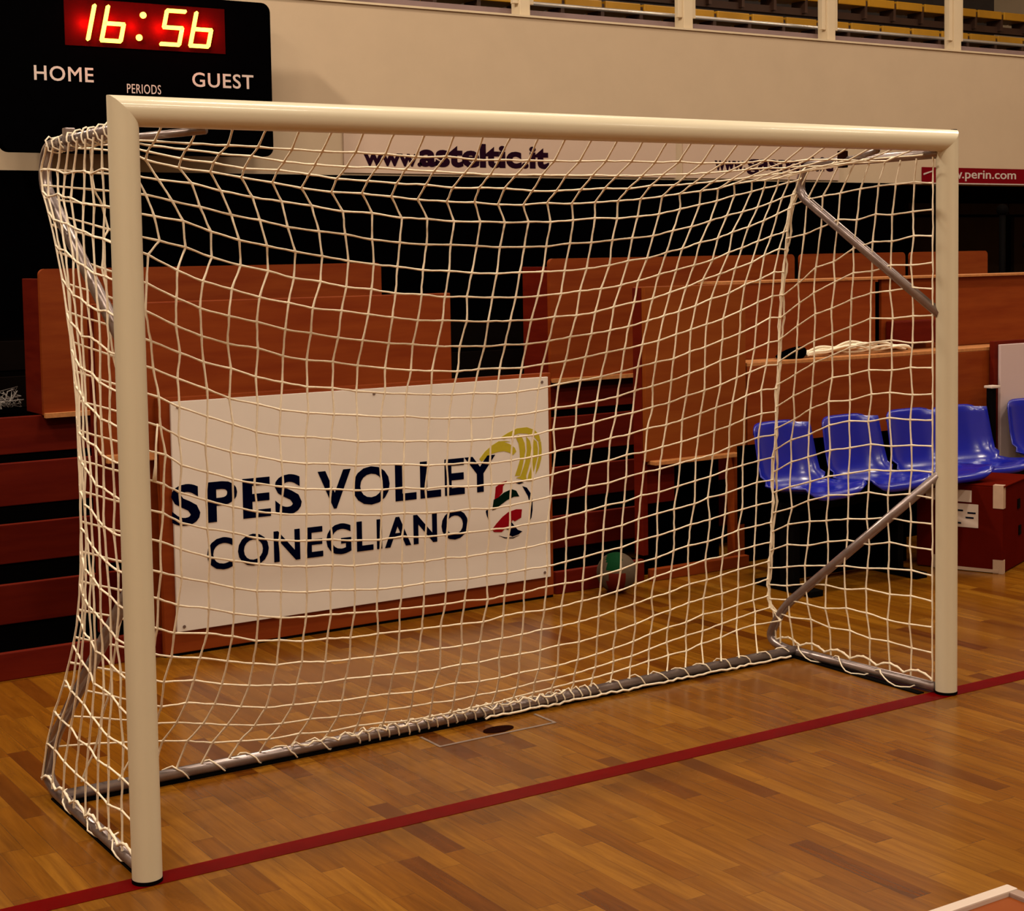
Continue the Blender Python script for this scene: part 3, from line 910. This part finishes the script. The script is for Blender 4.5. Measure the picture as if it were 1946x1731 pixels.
# ---- net
NET_COLS = [0, 1, 2, 5, 10, 15, 20, 25, 29]
NET_ROWS = [0, 4, 5, 7, 8, 9, 11, 13, 16, 21, 25, 27, 28]
NET_PTS = [[[0.02, 0.035, 1.985], [0.174, 0.42, 1.962], [0.194, 0.44, 1.899], [0.23, 0.42, 1.782], [0.249, 0.42, 1.706], [0.21, 0.41, 1.67], [0.194, 0.4, 1.505], [0.21, 0.4, 1.338], [0.229, 0.4, 1.089], [0.223, 0.45, 0.654], [0.222, 0.6, 0.308], [0.23, 0.7, 0.164], [0.173, 0.725, 0.045]], [[0.12, 0.035, 1.985], [0.21, 0.423, 1.944], [0.26, 0.443, 1.888], [0.319, 0.423, 1.764], [0.33, 0.423, 1.687], [0.29, 0.414, 1.624], [0.286, 0.404, 1.462], [0.283, 0.404, 1.307], [0.278, 0.404, 1.053], [0.282, 0.454, 0.628], [0.266, 0.602, 0.292], [0.267, 0.7, 0.156], [0.235, 0.725, 0.045]], [[0.22, 0.035, 1.985], [0.311, 0.427, 1.924], [0.354, 0.445, 1.874], [0.41, 0.427, 1.735], [0.412, 0.427, 1.661], [0.373, 0.418, 1.589], [0.365, 0.409, 1.431], [0.368, 0.409, 1.272], [0.367, 0.409, 1.021], [0.378, 0.459, 0.602], [0.36, 0.603, 0.284], [0.308, 0.7, 0.15], [0.284, 0.725, 0.045]], [[0.52, 0.035, 1.985], [0.613, 0.437, 1.882], [0.651, 0.453, 1.823], [0.682, 0.437, 1.673], [0.678, 0.437, 1.593], [0.646, 0.429, 1.518], [0.625, 0.422, 1.359], [0.617, 0.422, 1.193], [0.609, 0.422, 0.955], [0.617, 0.472, 0.542], [0.627, 0.609, 0.226], [0.567, 0.7, 0.103], [0.54, 0.725, 0.045]], [[1.02, 0.035, 1.985], [1.133, 0.454, 1.833], [1.168, 0.466, 1.771], [1.14, 0.454, 1.61], [1.128, 0.454, 1.529], [1.113, 0.449, 1.446], [1.075, 0.443, 1.29], [1.06, 0.443, 1.137], [1.045, 0.443, 0.908], [1.055, 0.493, 0.503], [1.076, 0.617, 0.192], [1.088, 0.7, 0.068], [1.095, 0.725, 0.045]], [[1.52, 0.035, 1.985], [1.637, 0.462, 1.823], [1.654, 0.472, 1.765], [1.614, 0.463, 1.594], [1.589, 0.463, 1.512], [1.567, 0.458, 1.433], [1.517, 0.454, 1.273], [1.484, 0.454, 1.117], [1.465, 0.454, 0.887], [1.468, 0.504, 0.494], [1.51, 0.623, 0.177], [1.531, 0.701, 0.064], [1.538, 0.725, 0.045]], [[2.02, 0.035, 1.985], [2.157, 0.505, 1.851], [2.162, 0.524, 1.793], [2.108, 0.528, 1.635], [2.08, 0.534, 1.554], [2.052, 0.533, 1.472], [2.007, 0.535, 1.312], [1.976, 0.541, 1.143], [1.942, 0.546, 0.916], [1.933, 0.591, 0.493], [1.97, 0.682, 0.177], [1.988, 0.728, 0.078], [1.977, 0.725, 0.045]], [[2.52, 0.035, 1.985], [2.639, 0.565, 1.913], [2.662, 0.595, 1.877], [2.591, 0.618, 1.724], [2.573, 0.631, 1.645], [2.54, 0.636, 1.564], [2.483, 0.647, 1.375], [2.484, 0.66, 1.21], [2.454, 0.673, 0.948], [2.443, 0.71, 0.523], [2.468, 0.765, 0.216], [2.46, 0.766, 0.101], [2.427, 0.725, 0.045]], [[2.96, 0.035, 1.985], [2.942, 0.62, 1.954], [2.963, 0.66, 1.925], [2.957, 0.7, 1.817], [2.942, 0.72, 1.728], [2.925, 0.73, 1.654], [2.908, 0.75, 1.472], [2.906, 0.77, 1.286], [2.877, 0.79, 0.997], [2.874, 0.82, 0.538], [2.881, 0.84, 0.231], [2.854, 0.8, 0.138], [2.797, 0.725, 0.045]]]



def cr(ks, vals, t_):
    """Catmull-Rom through (ks, vals) with non-uniform keys (finite difference tangents)"""
    n = len(ks)
    i = 0
    while i < n-2 and t_ > ks[i+1]:
        i += 1
    h_ = ks[i+1]-ks[i]
    s = (t_-ks[i])/h_

    def tan(j):
        if j == 0: return (vals[1]-vals[0])/(ks[1]-ks[0])
        if j == n-1: return (vals[n-1]-vals[n-2])/(ks[n-1]-ks[n-2])
        return (vals[j+1]-vals[j-1])/(ks[j+1]-ks[j-1])
    m0, m1 = tan(i)*h_, tan(i+1)*h_
    return vals[i]*(2*s**3-3*s**2+1) + m0*(s**3-2*s**2+s) + vals[i+1]*(-2*s**3+3*s**2) + m1*(s**3-s**2)


# left rear corner curve: y and x of the corner against height
LC = [(1.985, 0.60), (1.90, 0.665), (1.80, 0.60), (1.65, 0.51), (1.50, 0.455), (1.35, 0.415), (1.21, 0.40), (0.90, 0.40), (0.63, 0.46), (0.43, 0.59), (0.26, 0.75), (0.13, 0.83), (0.03, 0.88)]


def left_corner(z):
    ks = [-a for a, b in LC]
    vs = [Vector((0, b, 0)) for a, b in LC]
    return cr(ks, vs, min(max(-z, ks[0]), ks[-1])).y


ncol = {}
for c, pts in zip(NET_COLS, NET_PTS):
    pv = [Vector(p) for p in pts]
    ncol[c] = [cr(NET_ROWS, pv, r_) for r_ in range(29)]
# added columns: corner (-2) on the left silhouette, corner rope (30) at the right
cm2 = []
for r_ in range(29):
    if r_ <= 4:
        z = 1.985 - 0.0*r_
        y = 0.04 + 0.56*r_/4
        x = -0.02
        z = 1.995 - 0.002*r_
    else:
        s = (r_-4)/24
        z = 1.985*(1-s) + 0.035*s
        q_ = min(1, (r_-4)/4, (28-r_)/3)
        z = z*(1-q_) + (ncol[0][r_].z + 0.09)*q_
        y = left_corner(z)
        x = -0.02
    cm2.append(Vector((x, y, z)))
ncol[-2] = cm2
c30 = []
for r_ in range(29):
    p = ncol[29][r_]
    if r_ <= 4:
        c30.append(Vector((3.0, 0.04+0.60*r_/4, 1.99)))
    else:
        q = min(1, (r_-4)/3)
        x = 3.0 - 0.012*q
        y = p.y + 0.03*q
        if r_ > 26: y = 0.80
        c30.append(Vector((x, y, p.z + 0.02*(1-q) - 0.0)))
ncol[30] = c30
ck = sorted(ncol)
for c in ncol:
    if c not in (-2, 30):
        ncol[c][0] = Vector((ncol[c][0].x, 0.036, 2.012))
nodes = {}
rj = random.Random(3)
for r_ in range(29):
    vals = [ncol[c][r_] for c in ck]
    for c in range(-2, 31):
        p = cr(ck, vals, c).copy()
        if 0 < r_ < 28 and c not in (-2, 30):
            p += Vector((rj.uniform(-.006, .006), rj.uniform(-.006, .006), rj.uniform(-.004, .004)))
        nodes[(c, r_)] = p

CR = 0.0031


def strand(bm, pts, closed=False, rad=CR, amp=0.0012):
    """slightly wavy cord through nodes, a small knot bulge at each"""
    out, rads = [], []
    for a, b in zip(pts[:-1], pts[1:]):
        for k in range(3):
            t_ = k/3
            j_ = Vector((rj.uniform(-amp, amp), rj.uniform(-amp, amp), rj.uniform(-amp, amp))) if k else Vector()
            out.append(a.lerp(b, t_)+j_)
            rads.append(rad*1.3 if k == 0 else rad)
    out.append(pts[-1])
    rads.append(rad*1.3)
    tube(bm, out, rads, 5, caps=False)


net = bmesh.new()
for c in range(-1, 31):
    strand(net, [nodes[(c, r_)] for r_ in range(29)])
for r_ in range(1, 28):
    strand(net, [nodes[(c, r_)] for c in range(-2, 31)])
link('rear_net', net, M_NET, G, smooth=True, recalc=False)

# side nets


def side_net(x, corner, zc, push, sgn):
    """corner(m) -> (x,y,z) of the rear edge at side row m; rows at 0.0965 m on the post"""
    bm = bmesh.new()
    n = 8
    gr = {}
    for m in range(0, 21):
        zp = 1.985 - 0.0965*m if m < 20 else 0.045
        ce = corner(m)
        for j in range(n+1):
            t_ = j/n
            p = Vector((x, 0.034, zp)).lerp(ce, t_)
            p.z = zp + (ce.z-zp)*t_**(2.2 if sgn > 0 else 1.0)
            p.x += push*math.sin(PI*t_)*math.sin(PI*min(1, m/20))
            if 0 < j < n and 0 < m < 20:
                p += Vector((rj.uniform(-.004, .004), rj.uniform(-.009, .009), rj.uniform(-.010, .010)))
            gr[(j, m)] = p
    for j in range(0, n+1):
        strand(bm, [gr[(j, m)] for m in range(21)])
    for m in range(1, 20):
        strand(bm, [gr[(j, m)] for j in range(n+1)])
    # tied edge on the ground tube: scalloped cord
    sc = []
    for i in range(25):
        t_ = i/24
        p = gr[(0, 20)].lerp(gr[(n, 20)], t_)
        p.z = 0.050 + 0.022*abs(math.sin(PI*t_*6))
        sc.append(p)
    strand(bm, sc, rad=0.0042)
    return link('side_net', bm, M_NET, G, smooth=True, recalc=False), gr


def corner_right(m):
    if m == 0:
        return Vector((3.0, 0.62, 1.985))
    if m == 20:
        return Vector((3.0, 0.84, 0.045))
    r_ = 8.2 + (m)*0.95 if m > 2 else 5.2 + m*1.6
    r_ = min(r_, 27.4)
    i = int(r_)
    return nodes[(30, i)].lerp(nodes[(30, min(i+1, 28))], r_-i)


def corner_left(m):
    z = 1.985 - 0.0965*m + (0.10*min(1, m/3, (20-m)/4)) if m < 20 else 0.045
    return Vector((-0.02, 0.6 if m == 0 else left_corner(z), z))


side_net(3.043, corner_right, None, 0.0, 1)
_, GL = side_net(-0.02, corner_left, None, -0.03, -1)

# corner ropes: right rear corner hangs as a doubled cord
bm = bmesh.new()
for dx in (0.0, 0.012):
    pts = [nodes[(30, r_)] + Vector((dx+rj.uniform(-.006, .006), rj.uniform(-.01, .01), 0)) for r_ in range(5, 28)]
    strand(bm, pts, rad=0.0042, amp=0.004)
link('corner_rope', bm, M_NET, G, smooth=True, recalc=False)


def lacing(name, path, turns, rad_t=0.0225, rad=0.0028):
    """cord wound round a tube path"""
    P = [Vector(p) for p in path]
    L_ = [0]
    for a, b in zip(P[:-1], P[1:]):
        L_.append(L_[-1]+(b-a).length)
    n = turns*10
    out = []
    for i in range(n+1):
        d = L_[-1]*i/n
        k = 0
        while k < len(P)-2 and d > L_[k+1]:
            k += 1
        t_ = (d-L_[k])/(L_[k+1]-L_[k])
        c = P[k].lerp(P[k+1], t_)
        tg = (P[k+1]-P[k]).normalized()
        a_ = tg.cross(Vector((0.31, 0.2, 0.93))).normalized()
        b_ = tg.cross(a_)
        w = 2*PI*i/10 + rj.uniform(-.25, .25)
        rr_ = rad_t*(1+rj.uniform(-.12, .25))
        q = c + (a_*math.cos(w)+b_*math.sin(w))*rr_
        q.z = max(q.z, 0.006)
        out.append(q)
    b_m = bmesh.new()
    tube(b_m, out, rad, 5, caps=False)
    link(name, b_m, M_NET, G, smooth=True, recalc=False)


lacing('net_lacing', [(0.25, 0.73, 0.028), (1.0, 0.73, 0.028)], 6)
lacing('net_lacing', [(1.0, 0.73, 0.03), (2.0, 0.73, 0.03)], 26)
lacing('net_lacing', [(2.0, 0.73, 0.028), (2.95, 0.73, 0.028)], 9)
lacing('net_lacing', [(0.0, 0.06, 1.995), (0.0, 0.62, 1.99)], 9)
lacing('net_lacing', [(0.0, 0.10, 0.024), (0.0, 0.78, 0.024)], 3)
lacing('net_lacing', [(3.0, 0.10, 0.024), (3.0, 0.78, 0.024)], 3)
# loose cord lying along the rear bar
bm = bmesh.new()
pts = [Vector((1.5+1.45*i/60, 0.70+0.006*math.sin(i*.9), 0.012+0.006*abs(math.sin(i*1.7)))) for i in range(61)]
tube(bm, pts, 0.0045, 5)
pts = [Vector((0.75+1.1*i/60, 0.70+0.014*math.sin(i*1.3), 0.052+0.008*math.sin(i*1.9))) for i in range(61)]
tube(bm, pts, 0.0035, 5)
link('loose_cord', bm, M_NET, G, smooth=True, recalc=False)
# cord tail hanging beside the left post and slack loop
bm = bmesh.new()
tube(bm, [Vector((0.215, 0.40, 1.18)), Vector((0.205, 0.39, 1.12)), Vector((0.20, 0.385, 1.06)), Vector((0.195, 0.385, 1.015))], [0.003, 0.003, 0.004, 0.007], 6)
link('cord_tail', bm, M_NET, G, smooth=True)
